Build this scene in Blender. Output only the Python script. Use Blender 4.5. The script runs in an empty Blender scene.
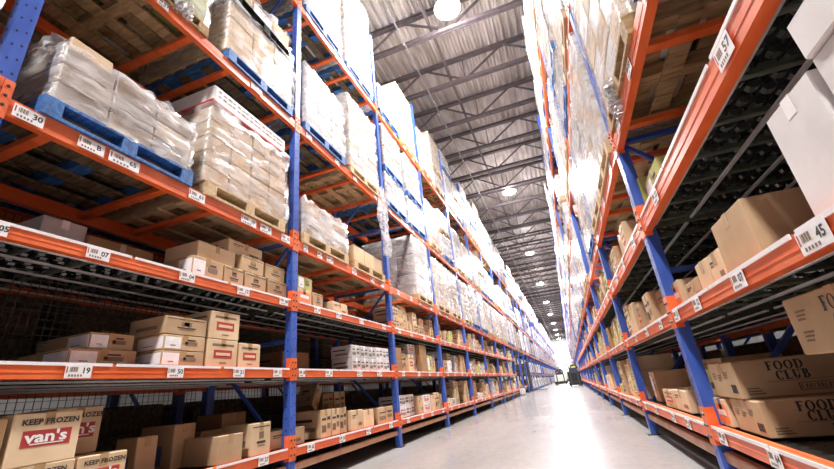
import bpy, math, random
from mathutils import Matrix, Vector
PI = math.pi
C = bpy.context.scene.collection
random.seed(7)

# ------------------------------------------------------------------ words
ONES = ['zeroth','first','second','third','fourth','fifth','sixth','seventh','eighth','ninth','tenth','eleventh','twelfth',
        'thirteenth','fourteenth','fifteenth','sixteenth','seventeenth','eighteenth','nineteenth','twentieth']
TENS = {20:'twenty',30:'thirty',40:'forty',50:'fifty',60:'sixty',70:'seventy'}
def nth(n):
    if n <= 20: return ONES[n]
    t, o = n//10*10, n % 10
    if o == 0: return TENS[t][:-1] + 'ieth'
    return TENS[t] + '-' + ONES[o]

# ------------------------------------------------------------------ materials
MAT = {}
def newmat(name):
    m = bpy.data.materials.new(name); m.use_nodes = True
    nt = m.node_tree; nt.nodes.clear()
    out = nt.nodes.new('ShaderNodeOutputMaterial')
    b = nt.nodes.new('ShaderNodeBsdfPrincipled')
    nt.links.new(b.outputs[0], out.inputs[0])
    MAT[name] = m
    return m, nt, b, out
def N(nt, t, **kw):
    n = nt.nodes.new(t)
    for k, v in kw.items():
        if k.startswith('i_'): n.inputs[k[2:]].default_value = v
        else: setattr(n, k, v)
    return n
def noisy(name, c1, c2, scale=8, stretch=(1,1,1), rough=.6, metal=0, bump=0, detail=4, lo=.35, hi=.65, spec=.5, coat=0, vary=0):
    m, nt, b, out = newmat(name)
    tc = N(nt, 'ShaderNodeTexCoord'); mp = N(nt, 'ShaderNodeMapping'); mp.inputs['Scale'].default_value = stretch
    # per-object shift so that copies do not repeat one pattern
    oi = N(nt, 'ShaderNodeObjectInfo'); ad = N(nt, 'ShaderNodeVectorMath', operation='ADD')
    ml = N(nt, 'ShaderNodeVectorMath', operation='SCALE'); ml.inputs['Scale'].default_value = 37.0
    cv = N(nt, 'ShaderNodeCombineXYZ')
    for i in range(3): nt.links.new(oi.outputs['Random'], cv.inputs[i])
    nt.links.new(cv.outputs[0], ml.inputs[0])
    nt.links.new(tc.outputs['Object'], mp.inputs['Vector']); nt.links.new(mp.outputs[0], ad.inputs[0]); nt.links.new(ml.outputs[0], ad.inputs[1])
    no = N(nt, 'ShaderNodeTexNoise'); no.inputs['Scale'].default_value = scale; no.inputs['Detail'].default_value = detail
    nt.links.new(ad.outputs[0], no.inputs['Vector'])
    cr = N(nt, 'ShaderNodeValToRGB'); e = cr.color_ramp.elements
    e[0].position = lo; e[0].color = (*c1, 1); e[1].position = hi; e[1].color = (*c2, 1)
    nt.links.new(no.outputs['Fac'], cr.inputs['Fac'])
    if vary:      # boards and wraps differ a little from thing to thing
        vr = N(nt, 'ShaderNodeMapRange'); vr.inputs['To Min'].default_value = 1-vary; vr.inputs['To Max'].default_value = 1+vary*.25
        hs = N(nt, 'ShaderNodeHueSaturation'); nt.links.new(oi.outputs['Random'], vr.inputs['Value']); nt.links.new(vr.outputs[0], hs.inputs['Value'])
        nt.links.new(cr.outputs[0], hs.inputs['Color']); nt.links.new(hs.outputs[0], b.inputs['Base Color'])
    else: nt.links.new(cr.outputs[0], b.inputs['Base Color'])
    b.inputs['Roughness'].default_value = rough; b.inputs['Metallic'].default_value = metal
    b.inputs['Specular IOR Level'].default_value = spec
    b.inputs['Coat Weight'].default_value = coat
    if bump:
        bp = N(nt, 'ShaderNodeBump'); bp.inputs['Strength'].default_value = bump; bp.inputs['Distance'].default_value = .02
        nt.links.new(no.outputs['Fac'], bp.inputs['Height']); nt.links.new(bp.outputs[0], b.inputs['Normal'])
    return m
def flat(name, c, rough=.6, metal=0):
    m, nt, b, out = newmat(name)
    b.inputs['Base Color'].default_value = (*c, 1); b.inputs['Roughness'].default_value = rough; b.inputs['Metallic'].default_value = metal
    return m
noisy('orange', (.72,.115,.025), (.85,.17,.045), 14, (1,.3,1), .42, coat=.1)
noisy('blue', (.028,.075,.36), (.05,.12,.48), 12, (1,1,.3), .4)
noisy('kraft', (.49,.335,.19), (.60,.43,.26), 5, rough=.8, spec=.2, vary=0.25)
noisy('kraft_light', (.64,.46,.28), (.75,.57,.37), 5, rough=.8, spec=.2, vary=0.2)
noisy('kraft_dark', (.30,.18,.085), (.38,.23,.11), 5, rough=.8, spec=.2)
noisy('white_board', (.66,.63,.62), (.76,.73,.72), 6, rough=.6, spec=.3)
noisy('grey_board', (.46,.44,.43), (.60,.58,.57), 6, rough=.7, spec=.3)
noisy('green_board', (.42,.44,.14), (.52,.52,.20), 6, rough=.7, spec=.3)
noisy('wood', (.25,.15,.07), (.47,.32,.17), 5, (1,6,6), .85, bump=.2, spec=.2)
noisy('wood_dark', (.07,.055,.035), (.19,.14,.085), 5, (1,6,6), .85, spec=.2)
noisy('wood_pale', (.47,.33,.18), (.66,.50,.31), 5, (1,6,6), .8, bump=.2, spec=.2)
noisy('wood_blue', (.02,.07,.24), (.05,.19,.47), 9, (1,5,3), .7, bump=.1)
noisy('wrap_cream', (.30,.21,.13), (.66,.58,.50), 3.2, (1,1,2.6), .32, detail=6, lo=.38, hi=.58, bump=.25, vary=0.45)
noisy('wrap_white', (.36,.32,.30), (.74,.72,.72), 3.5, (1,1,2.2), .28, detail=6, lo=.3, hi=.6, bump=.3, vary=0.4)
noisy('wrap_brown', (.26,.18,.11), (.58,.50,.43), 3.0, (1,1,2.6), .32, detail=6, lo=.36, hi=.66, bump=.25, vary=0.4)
noisy('wrap_tan', (.40,.26,.14), (.60,.46,.31), 3.0, (1,1,2), .4, detail=5, bump=.15, vary=0.4)
noisy('tape', (.40,.25,.12), (.47,.30,.15), 20, rough=.25)
noisy('black_plastic', (.012,.013,.013), (.025,.027,.025), 20, rough=.2)
noisy('wheel_black', (.035,.038,.036), (.06,.064,.06), 20, rough=.14, spec=.9)
noisy('cross_steel', (.10,.11,.085), (.17,.18,.14), 15, rough=.35, metal=.3)
noisy('side_wall', (.30,.29,.28), (.36,.35,.34), .8, rough=.7)
noisy('dark_steel', (.03,.033,.03), (.06,.064,.056), 15, rough=.4, metal=.3)
noisy('zinc', (.62,.61,.60), (.78,.77,.76), 20, (1,.1,1), .35, metal=.35)
noisy('strip', (.78,.74,.74), (.88,.85,.85), 20, (1,.1,1), .4)
noisy('joist_paint', (.10,.085,.095), (.15,.125,.135), 9, (1,1,1), .5)
noisy('deck_metal', (.44,.40,.38), (.70,.67,.65), 1.3, (3.2,.8,1), .45, metal=.15, detail=6)
noisy('plate', (.80,.78,.78), (.88,.87,.87), 30, rough=.4)
noisy('mesh_wire', (.05,.05,.045), (.10,.10,.09), 20, rough=.5, metal=.4)
noisy('wall_paint', (.80,.79,.78), (.86,.85,.84), .8, rough=.6)
noisy('rail_paint', (.42,.20,.10), (.55,.30,.17), 6, rough=.5)
noisy('yellow_paint', (.75,.52,.02), (.82,.60,.04), 6, rough=.35)
noisy('red_paint', (.55,.04,.03), (.66,.07,.05), 6, rough=.4)
noisy('truck_white', (.66,.68,.62), (.75,.77,.70), 6, rough=.35)
noisy('cloth_dark', (.03,.035,.06), (.06,.07,.11), 12, rough=.9)
noisy('cloth_vest', (.62,.66,.10), (.72,.76,.16), 12, rough=.9)
noisy('skin', (.55,.34,.24), (.62,.40,.29), 12, rough=.6)
noisy('lamp_housing', (.35,.35,.36), (.45,.45,.46), 8, rough=.35, metal=.5)
flat('ink', (.035,.03,.028), .6); flat('ink_soft', (.20,.13,.08), .7)
flat('red_print', (.42,.035,.03), .6); flat('orange_print', (.86,.25,.10), .6); flat('blue_print', (.12,.17,.36), .6)
flat('hole', (.01,.012,.03), .8); flat('lettering_white', (.85,.82,.80), .5); flat('rubber', (.02,.02,.02), .8)
m, nt, b, out = newmat('lamp_glow')
b.inputs['Base Color'].default_value = (1,1,1,1); b.inputs['Emission Color'].default_value = (1,.97,.96,1); b.inputs['Emission Strength'].default_value = 60

# translucent stretch film: a wrinkled sheet that lets the cartons show through
def film_mat(name, lo, hi):
    m, nt, b, out = newmat(name)
    tc = N(nt, 'ShaderNodeTexCoord'); mp = N(nt, 'ShaderNodeMapping'); mp.inputs['Scale'].default_value = (1,1,2.8); mp.inputs['Rotation'].default_value = (.35,.25,0)
    no = N(nt, 'ShaderNodeTexNoise'); no.inputs['Scale'].default_value = 4.5; no.inputs['Detail'].default_value = 7; no.inputs['Distortion'].default_value = .6
    nt.links.new(tc.outputs['Object'], mp.inputs['Vector']); nt.links.new(mp.outputs[0], no.inputs['Vector'])
    mr = N(nt, 'ShaderNodeMapRange'); mr.inputs['From Min'].default_value = .35; mr.inputs['From Max'].default_value = .65
    mr.inputs['To Min'].default_value = lo; mr.inputs['To Max'].default_value = hi
    nt.links.new(no.outputs['Fac'], mr.inputs['Value'])
    b.inputs['Base Color'].default_value = (.70,.68,.68,1); b.inputs['Roughness'].default_value = .2; b.inputs['Specular IOR Level'].default_value = .8
    bp = N(nt, 'ShaderNodeBump'); bp.inputs['Strength'].default_value = .55; bp.inputs['Distance'].default_value = .03
    nt.links.new(no.outputs['Fac'], bp.inputs['Height']); nt.links.new(bp.outputs[0], b.inputs['Normal'])
    nt.links.new(mr.outputs[0], b.inputs['Alpha'])
film_mat('film', .10, .58)
film_mat('film_dense', .25, .80)

m, nt, b, out = newmat('concrete')
tc = N(nt, 'ShaderNodeTexCoord')
n1 = N(nt, 'ShaderNodeTexNoise'); n1.inputs['Scale'].default_value = .9; n1.inputs['Detail'].default_value = 8; n1.inputs['Roughness'].default_value = .65
n2 = N(nt, 'ShaderNodeTexNoise'); n2.inputs['Scale'].default_value = 14; n2.inputs['Detail'].default_value = 5
mp = N(nt, 'ShaderNodeMapping'); mp.inputs['Scale'].default_value = (1,.35,1)
nt.links.new(tc.outputs['Object'], mp.inputs[0]); nt.links.new(mp.outputs[0], n1.inputs['Vector']); nt.links.new(tc.outputs['Object'], n2.inputs['Vector'])
mx = N(nt, 'ShaderNodeMix', data_type='FLOAT'); mx.inputs[0].default_value = .35
nt.links.new(n1.outputs['Fac'], mx.inputs[2]); nt.links.new(n2.outputs['Fac'], mx.inputs[3])
cr = N(nt, 'ShaderNodeValToRGB'); e = cr.color_ramp.elements
e[0].position = .34; e[0].color = (.27,.255,.245,1); e[1].position = .62; e[1].color = (.36,.345,.332,1)
nt.links.new(mx.outputs[0], cr.inputs[0]); nt.links.new(cr.outputs[0], b.inputs['Base Color'])
mr = N(nt, 'ShaderNodeMapRange'); mr.inputs['To Min'].default_value = .15; mr.inputs['To Max'].default_value = .24; b.inputs['Specular IOR Level'].default_value = .38
nt.links.new(n1.outputs['Fac'], mr.inputs['Value']); nt.links.new(mr.outputs[0], b.inputs['Roughness'])

# ------------------------------------------------------------------ mesh builder
class MB:
    def __init__(s): s.v = []; s.f = []; s.m = []; s.mats = []
    def mi(s, mat):
        if mat not in s.mats: s.mats.append(mat)
        return s.mats.index(mat)
    def add(s, verts, faces, mat, M=None):
        o = len(s.v); i = s.mi(mat)
        s.v += [tuple(M @ Vector(p)) for p in verts] if M is not None else [tuple(p) for p in verts]
        s.f += [tuple(o+k for k in f) for f in faces]; s.m += [i]*len(faces)
    def box(s, x0, x1, y0, y1, z0, z1, mat, M=None):
        s.add([(x0,y0,z0),(x1,y0,z0),(x1,y1,z0),(x0,y1,z0),(x0,y0,z1),(x1,y0,z1),(x1,y1,z1),(x0,y1,z1)],
              [(0,3,2,1),(4,5,6,7),(0,1,5,4),(1,2,6,5),(2,3,7,6),(3,0,4,7)], mat, M)
    def cbox(s, x0, x1, y0, y1, z0, z1, mat, c=.006, M=None):      # chamfered box
        vs = []; idx = {}
        X = (x0,x1); Y = (y0,y1); Z = (z0,z1)
        for a in (0,1):
            for b in (0,1):
                for d in (0,1):
                    sx = c if a == 0 else -c; sy = c if b == 0 else -c; sz = c if d == 0 else -c
                    idx[a,b,d] = (len(vs), len(vs)+1, len(vs)+2)
                    vs += [(X[a], Y[b]+sy, Z[d]+sz), (X[a]+sx, Y[b], Z[d]+sz), (X[a]+sx, Y[b]+sy, Z[d])]
        F = []
        q = lambda ax, keys: tuple(idx[k][ax] for k in keys)
        F += [q(0,[(0,0,0),(0,0,1),(0,1,1),(0,1,0)]), q(0,[(1,0,0),(1,1,0),(1,1,1),(1,0,1)]),
              q(1,[(0,0,0),(1,0,0),(1,0,1),(0,0,1)]), q(1,[(0,1,0),(0,1,1),(1,1,1),(1,1,0)]),
              q(2,[(0,0,0),(0,1,0),(1,1,0),(1,0,0)]), q(2,[(0,0,1),(1,0,1),(1,1,1),(0,1,1)])]
        for a in (0,1):
            for b in (0,1):
                p, r = idx[a,b,0], idx[a,b,1]; F.append((p[0],p[1],r[1],r[0]) if a != b else (p[1],p[0],r[0],r[1]))
        for a in (0,1):
            for d in (0,1):
                p, r = idx[a,0,d], idx[a,1,d]; F.append((p[0],p[2],r[2],r[0]) if a == d else (p[2],p[0],r[0],r[2]))
        for b in (0,1):
            for d in (0,1):
                p, r = idx[0,b,d], idx[1,b,d]; F.append((p[1],p[2],r[2],r[1]) if b != d else (p[2],p[1],r[1],r[2]))
        for k, i in idx.items():
            F.append((i[0],i[1],i[2]) if sum(k) % 2 else (i[0],i[2],i[1]))
        s.add(vs, F, mat, M)
    def bar(s, p, q, w, h, mat):                                    # rectangular bar between two points
        p = Vector(p); q = Vector(q); d = q-p; L = d.length; d.normalize()
        up = Vector((0,0,1)) if abs(d.z) < .95 else Vector((1,0,0))
        r = d.cross(up).normalized(); u = r.cross(d)
        M = Matrix((r, d, u)).transposed().to_4x4(); M.translation = p
        s.box(-w/2, w/2, 0, L, -h/2, h/2, mat, M)
    def tube(s, p, q, r, mat, n=8, r2=None):
        p = Vector(p); q = Vector(q); d = q-p; L = d.length; d.normalize(); r2 = r if r2 is None else r2
        up = Vector((0,0,1)) if abs(d.z) < .95 else Vector((1,0,0))
        a = d.cross(up).normalized(); b = a.cross(d); vs = []
        for k in range(n):
            t = 2*PI*k/n; o = a*math.cos(t)+b*math.sin(t); vs += [p+o*r, q+o*r2]
        F = [(2*k, 2*((k+1)%n), 2*((k+1)%n)+1, 2*k+1) for k in range(n)]
        F += [tuple(2*k for k in reversed(range(n))), tuple(2*k+1 for k in range(n))]
        s.add(vs, F, mat)
    def lathe(s, prof, mat, n=20, M=None):
        vs = []; F = []
        for r, z in prof:
            for k in range(n): vs.append((r*math.cos(2*PI*k/n), r*math.sin(2*PI*k/n), z))
        for j in range(len(prof)-1):
            for k in range(n):
                F.append((j*n+k, j*n+(k+1)%n, (j+1)*n+(k+1)%n, (j+1)*n+k))
        s.add(vs, F, mat, M)
    def mesh(s, name):
        me = bpy.data.meshes.new(name); me.from_pydata(s.v, [], s.f)
        for m in s.mats: me.materials.append(MAT[m])
        me.polygons.foreach_set('material_index', s.m); me.update(); return me
    def obj(s, name, parent=None, loc=None, label=None, smooth=False):
        me = s.mesh(name)
        if smooth:
            for p in me.polygons: p.use_smooth = True
        return mobj(name, me, parent, loc, label)
def mobj(name, me, parent=None, loc=None, label=None):
    o = bpy.data.objects.new(name, me); C.objects.link(o)
    if parent: o.parent = parent
    if loc: o.location = loc
    if label: o['label'] = label
    return o
def tag(o, label, cat, group=None, kind=None):
    o['label'] = label; o['category'] = cat
    if group: o['group'] = group
    if kind: o['kind'] = kind
    return o
def thing(name, label, cat, loc=(0,0,0), rotz=0, group=None, rot=None):
    o = bpy.data.objects.new(name, None); C.objects.link(o); o.empty_display_size = .1
    o.location = loc; o.rotation_euler = rot if rot else (0,0,rotz)
    return tag(o, label, cat, group)
def struct(name, mb): o = mb.obj(name); o['kind'] = 'structure'; return o
def dup(root, loc, rot=(0,0,0), label=None, group=None):            # copy of a thing, its parts, their sub-parts
    r = root.copy(); C.objects.link(r); r.location = loc; r.rotation_euler = rot
    if label: r['label'] = label
    if group: r['group'] = group
    for ch in list(root.children):
        c = ch.copy(); C.objects.link(c); c.parent = r
        for g in list(ch.children):
            d = g.copy(); C.objects.link(d); d.parent = c
    return r

# text lies in the local y-z plane, facing +x, reading towards +y
TXT = {}
def text_geo(s, size, bold=0, sx=1):
    k = (s, size, bold, sx)
    if k in TXT: return TXT[k]
    cu = bpy.data.curves.new('lettering', 'FONT'); cu.body = s; cu.size = size; cu.offset = bold; cu.align_x = 'CENTER'; cu.align_y = 'CENTER'; cu.resolution_u = 2
    o = bpy.data.objects.new('lettering', cu); C.objects.link(o)
    bpy.context.view_layer.update()
    me = bpy.data.meshes.new_from_object(o)
    g = ([(0, v.co.x*sx, v.co.y) for v in me.vertices], [tuple(p.vertices) for p in me.polygons])
    bpy.data.objects.remove(o); bpy.data.curves.remove(cu); bpy.data.meshes.remove(me)
    TXT[k] = g; return g
def put_text(mb, s, size, x, y, z, mat, bold=0, sx=1, face='x'):
    v, f = text_geo(s, size, bold, sx)
    if face == 'x': mb.add([(x, y+a[1], z+a[2]) for a in v], f, mat)
    else: mb.add([(x+a[1], y, z+a[2]) for a in v], f, mat)          # facing -y, reading towards +x
# roman capitals with thick stems, hair lines and serifs, for the grocery cartons
def serif_word(word, h):
    t = h*.25; th = h*.10; quads = []; x = 0
    def R(a, b, c, d): quads.append([(a,c),(b,c),(b,d),(a,d)])
    def arc(cx, cy, rx, ry, a0, a1, thick_side=t, thin=th, n=14):
        for i in range(n):
            p = a0+(a1-a0)*i/n; q = a0+(a1-a0)*(i+1)/n
            wp = thin+(thick_side-thin)*abs(math.cos(p)); wq = thin+(thick_side-thin)*abs(math.cos(q))
            quads.append([(cx+rx*math.cos(p), cy+ry*math.sin(p)), (cx+rx*math.cos(q), cy+ry*math.sin(q)),
                          (cx+(rx-wq)*math.cos(q), cy+(ry-wq*.8)*math.sin(q)), (cx+(rx-wp)*math.cos(p), cy+(ry-wp*.8)*math.sin(p))])
    for ch in word:
        if ch == ' ': x += h*.35; continue
        if ch == 'O': arc(x+h*.45, h/2, h*.45, h*.52, 0, 2*PI); x += h*1.0
        elif ch == 'C': arc(x+h*.42, h/2, h*.42, h*.52, PI*.25, PI*1.75); R(x+h*.68, x+h*.74, h*.62, h*1.0); x += h*.85
        elif ch == 'D':
            R(x+h*.08, x+h*.08+t, 0, h); R(x, x+h*.45, 0, th); R(x, x+h*.45, h-th, h); arc(x+h*.42, h/2, h*.42, h*.5, -PI/2, PI/2); x += h*.95
        elif ch == 'F':
            R(x+h*.08, x+h*.08+t, 0, h); R(x, x+h*.36, 0, th); R(x, x+h*.66, h-th, h); R(x+h*.6, x+h*.66, h*.75, h); R(x+h*.2, x+h*.5, h*.48, h*.48+th); R(x+h*.45, x+h*.5, h*.38, h*.64); x += h*.78
        elif ch == 'L':
            R(x+h*.08, x+h*.08+t, 0, h); R(x, x+h*.66, 0, th); R(x, x+h*.36, h-th, h); R(x+h*.6, x+h*.66, 0, h*.28); x += h*.78
        elif ch == 'U':
            R(x+h*.08, x+h*.08+t, h*.35, h); R(x, x+h*.36, h-th, h); R(x+h*.62, x+h*.69, h*.35, h); R(x+h*.5, x+h*.82, h-th, h)
            arc(x+h*.385, h*.38, h*.305, h*.4, PI, 2*PI); x += h*.92
        elif ch == 'B':
            R(x+h*.08, x+h*.08+t, 0, h); R(x, x+h*.4, 0, th); R(x, x+h*.4, h-th, h); R(x+h*.1, x+h*.4, h*.5, h*.5+th)
            arc(x+h*.36, h*.76, h*.28, h*.25, -PI/2, PI/2); arc(x+h*.38, h*.27, h*.34, h*.28, -PI/2, PI/2); x += h*.85
    return quads, x
def put_serif(mb, word, h, x, y, z, mat, face='x'):
    qs, w = serif_word(word, h); k = 0
    for qd in qs:
        k += 1; e = k*1e-6
        if face == 'x': mb.add([(x+e, y+a-w/2, z+b-h/2) for a, b in qd], [(0,1,2,3)], mat)
        else: mb.add([(x+a-w/2, y-e, z+b-h/2) for a, b in qd], [(0,1,2,3)], mat)

# ------------------------------------------------------------------ layout (metres; camera 0.71 m above the floor at x = y = 0)
LX, RX = -2.48, .70                    # rack fronts
LY0, RY0, PITCH = .83, .53, 2.515      # upright centres
LV = [.355, 1.03, 1.695, 2.375, 3.92, 6.03]
SHELF = ['bottom shelf','second shelf','third shelf','lowest pallet level','middle pallet level','top pallet level']
LNB, RNB = 42, 42
def bay_y(side, k): return (LY0 if side < 0 else RY0) + PITCH*k
SN = {-1:'left', 1:'right'}
def FX(side): return LX if side < 0 else RX
def ROT(side): return 0 if side < 0 else PI
# local frame of rack things: +x faces the aisle; on the right side they are turned half round

# ------------------------------------------------------------------ room shell
f = MB(); f.box(-16, 14, -14, 112, -.2, 0, 'concrete'); struct('floor', f)
w = MB(); w.box(-16.2, -16, -14, 112, 0, 10, 'side_wall'); struct('wall_left', w)
w = MB(); w.box(14, 14.2, -14, 112, 0, 10, 'side_wall'); struct('wall_right', w)
w = MB(); w.box(-16, 14, -14.2, -14, 0, 10, 'wall_paint'); struct('wall_near', w)
w = MB(); w.box(-16, 14, 112, 112.2, 0, 10, 'wall_paint'); struct('wall_far', w)
w = MB(); w.box(-16, 14, 111.7, 112, 6.6, 6.95, 'grey_board'); struct('trim_1', w)
dz0, dz1 = 9.70, 9.78
d = MB(); x = -16; vs = []; 
while x < 14:
    for dx, z in ((0,dz0),(.07,dz0),(.095,dz1),(.175,dz1)): vs.append((x+dx, z))
    x += .2
verts = []; faces = []
for i, (a, z) in enumerate(vs): verts += [(a,-14,z),(a,112,z)]
for i in range(len(vs)-1): faces.append((2*i, 2*i+1, 2*i+3, 2*i+2))
d.add(verts, faces, 'deck_metal'); d.box(-16, 14, -14, 112, 9.80, 9.9, 'deck_metal'); struct('ceiling', d)

# roof joists: top chord, bottom chord and a bent-rod web
JW = 26.0
def joist_proto():
    t = thing('roof_joist', '', 'roof joist', (0,7.2,0), 0, 'open web steel joists under the roof deck')
    a = MB(); a.box(-JW/2, JW/2, -.06, -.008, 9.60, 9.70, 'joist_paint'); a.box(-JW/2, JW/2, .008, .07, 9.60, 9.70, 'joist_paint'); a.obj('top_chord', t)
    a = MB(); a.box(-JW/2, JW/2, -.065, -.01, 8.80, 8.89, 'joist_paint'); a.box(-JW/2, JW/2, .01, .065, 8.80, 8.89, 'joist_paint'); a.obj('bottom_chord', t)
    a = MB(); n = 11; s = JW/n
    for i in range(n):
        x0 = -JW/2+i*s
        a.bar((x0,0,9.64), (x0+s/2,0,8.84), .045, .045, 'joist_paint'); a.bar((x0+s/2,0,8.84), (x0+s,0,9.64), .045, .045, 'joist_paint')
        a.bar((x0+s/2,0,8.84), (x0+s/2,0,9.64), .022, .022, 'joist_paint')
    a.obj('web', t); return t
jp = joist_proto(); nj = 0; y = 7.2-1.83*3
first = True
while y < 111:
    nj += 1; lab = '%s open web steel roof joist counted from the near end of aisle' % nth(nj)
    if first: jp.location = (-1.0, y, 0); jp['label'] = lab; first = False
    else: dup(jp, (-1.0, y, 0), label=lab)
    y += 1.83
for i, x in enumerate((-3.9, -1.55, .9)):
    a = MB(); a.bar((x,-6,9.22), (x,110,9.22), .04, .04, 'joist_paint') if i != 1 else a.bar((x+.1,-6,9.25), (x+.1,110,9.25), .07, .07, 'joist_paint')
    tag(a.obj('bridging_bar'), ['thin bridging bar along the roof above the left rack','thicker dark bridging bar running along the middle of the roof','thin bridging bar along the roof above the right rack'][i], 'bridging bar', 'bridging bars through the joists')
# sprinkler main and branch with heads
t = thing('sprinkler_pipe', 'slim grey sprinkler pipe with small heads running under the roof joists', 'sprinkler pipe')
a = MB(); a.tube((-2.1,-4,8.77), (-2.1,108,8.77), .022, 'lamp_housing', 8); a.obj('pipe', t)
for k in range(10):
    a = MB(); a.tube((-2.1,1.0+11*k,8.77), (-2.1,1.0+11*k,9.71), .006, 'lamp_housing', 6); a.obj('hanger', t)
for k in range(12):
    a = MB(); a.lathe([(.012,0),(.012,-.05),(.035,-.055),(.035,-.06),(.0,-.062)], 'zinc', 10); a.obj('sprinkler_head', t, (-2.1, 4+3.0*k, 8.74))

# high-bay lamps down the aisle, and over the two neighbouring aisles
def lamp_proto():
    t = thing('high_bay_lamp', '', 'ceiling lamp', group='round high bay lamps')
    a = MB(); a.lathe([(.0,.32),(.08,.32),(.1,.28),(.1,.14),(.2,.1),(.32,.02),(.32,0),(.30,0),(.18,.09),(.0,.1)], 'lamp_housing', 24); a.obj('housing', t, smooth=True)
    a = MB(); a.lathe([(.0,-.11),(.15,-.09),(.25,-.045),(.30,.0),(.0,.01)], 'lamp_glow', 24); a.obj('lens', t, smooth=True)
    a = MB(); a.tube((0,0,.32), (0,0,.98), .012, 'joist_paint', 6); a.obj('hanger', t); return t
lp = lamp_proto(); first = True
LAMPS = []
DOCK_FILL = [(-4.4,109.3),(-.85,109.3),(2.6,109.3)]  # fill lamps added to brighten the far end wall
for row, (x, nm) in enumerate(((-.85,'over the main aisle'), (-7.3,'over the next aisle left'), (5.6,'over the next aisle right'))):
    for k in range(-1 if row == 0 else 0, 10 if row == 0 else 4):
        y = 6.65+10.35*k
        lab = '%s high bay lamp counted from behind the camera, %s' % (nth(k+2), nm) if row == 0 else '%s high bay lamp %s' % (nth(k+1), nm)
        LAMPS.append((x, y, row))
        if first: lp.location = (x, y, 8.85); lp['label'] = lab; first = False
        else: dup(lp, (x, y, 8.85), label=lab)
for i, (x, y) in enumerate(DOCK_FILL):
    dup(lp, (x, y, 8.85), label='%s of three added fill lamps before the far end wall' % ['left','middle','right'][i]); LAMPS.append((x, y, 3))
for i, (x, y, row) in enumerate(LAMPS):
    L = bpy.data.lights.new('lamp_light', 'AREA'); L.shape = 'DISK'; L.size = .6; L.energy = (950,60,60,800)[row]; L.color = (1,.965,.95)
    o = bpy.data.objects.new('lamp_light', L); C.objects.link(o); o.location = (x, y, 8.72)
    L = bpy.data.lights.new('lamp_side_light', 'POINT'); L.energy = (85,12,12,350)[row]; L.color = (1,.965,.95); L.shadow_soft_size = .22
    o = bpy.data.objects.new('lamp_side_light', L); C.objects.link(o); o.location = (x, y, 8.5)

# ------------------------------------------------------------------ racking: upright frames
def frame_proto(detail, top=8.0):
    t = thing('upright_frame', '', 'upright frame', group='blue upright frames of the racking')
    for x0 in (-.075, -1.07):
        a = MB()
        if x0 > -.5:        # open channel post, front face towards the aisle, rear lips
            a.box(-.006, 0, -.0445, .0445, 0, top, 'blue'); a.box(-.075, -.006, -.0445, -.0385, 0, top, 'blue'); a.box(-.075, -.006, .0385, .0445, 0, top, 'blue')
            a.box(-.075, -.069, -.0385, -.02, 0, top, 'blue'); a.box(-.075, -.069, .02, .0385, 0, top, 'blue')
            if detail:
                z = .1
                while z < top-.1:
                    for y in (-.02, .02):
                        zz = z+(.02 if y > 0 else 0)
                        a.add([(.0006, y-.005, zz-.008),(.0006, y+.005, zz-.008),(.0006, y+.005, zz+.008),(.0006, y-.005, zz+.008)], [(0,1,2,3)], 'hole')
                    z += .1
                for z in [.2+.1*i for i in range(60)]:
                    a.add([(-.03, -.0451, z-.008),(-.045, -.0451, z-.008),(-.045, -.0451, z+.008),(-.03, -.0451, z+.008)], [(3,2,1,0)], 'hole')
        else: a.box(-1.07, -.995, -.0445, .0445, 0, top, 'blue')
        a.obj('post', t)
        a = MB(); a.box(x0-.03 if x0 < -.5 else x0-.02, x0+.11, -.065, .065, 0, .012, 'dark_steel'); a.obj('foot_plate', t, label='dark steel foot plate')
    z = .25; k = 0; dz = 1.05
    while z+dz < top:
        a = MB(); a.bar((-.07,0,z), (-1.0,0,z), .035, .035, 'blue'); a.obj('brace', t)
        a = MB(); p, q = ((-.07,0,z+.04), (-1.0,0,z+dz-.04)); 
        if k % 2: p, q = (-1.0,0,z+.04), (-.07,0,z+dz-.04)
        a.bar(p, q, .03, .03, 'blue'); a.obj('brace', t)
        z += dz; k += 1
    return t
fr_near = frame_proto(True); fr_far = None; used_near = used_far = False
a = MB()
# far frames: the same shape in one mesh (a few pixels wide)
for o in [c for c in fr_near.children]:
    me = o.data; base = len(a.v)
    for p in me.polygons: pass
def join_children(t):
    a = MB()
    for o in t.children:
        me = o.data
        for mi, mm in enumerate(me.materials):
            if mm.name == 'hole': continue
            fs = [tuple(p.vertices) for p in me.polygons if p.material_index == mi]
            if fs: a.add([v.co.copy() for v in me.vertices], fs, mm.name, Matrix.Translation(o.location))
    return a
far_me = join_children(fr_near).mesh('upright_frame')
for side in (-1, 1):
    for k in range(-1 if side < 0 else 0, 43):
        y = bay_y(side, k); n = k+2 if side < 0 else k+1
        lab = '%s blue upright frame of the %s rack counted from the near end' % (nth(n), SN[side])
        loc = (FX(side), y, 0)
        if k < 12:
            if not used_near: fr_near.location = loc; fr_near['label'] = lab; used_near = True
            else: dup(fr_near, loc, (0,0,ROT(side)), lab)
        else:
            o = mobj('upright_frame', far_me, None, loc); o.rotation_euler = (0,0,ROT(side)); tag(o, lab, 'upright frame', 'blue upright frames of the racking')
# back-to-back racks behind the first ones
for side in (-1, 1):
    for k in range(-1 if side < 0 else 0, 9):
        lab = '%s blue upright frame of the rack standing behind the %s rack' % (nth(k+2), SN[side])
        o = mobj('upright_frame', far_me, None, (FX(side)+side*1.40, bay_y(side,k), 0)); o.rotation_euler = (0,0,ROT(side)); tag(o, lab, 'upright frame', 'blue upright frames of the racking')

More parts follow.
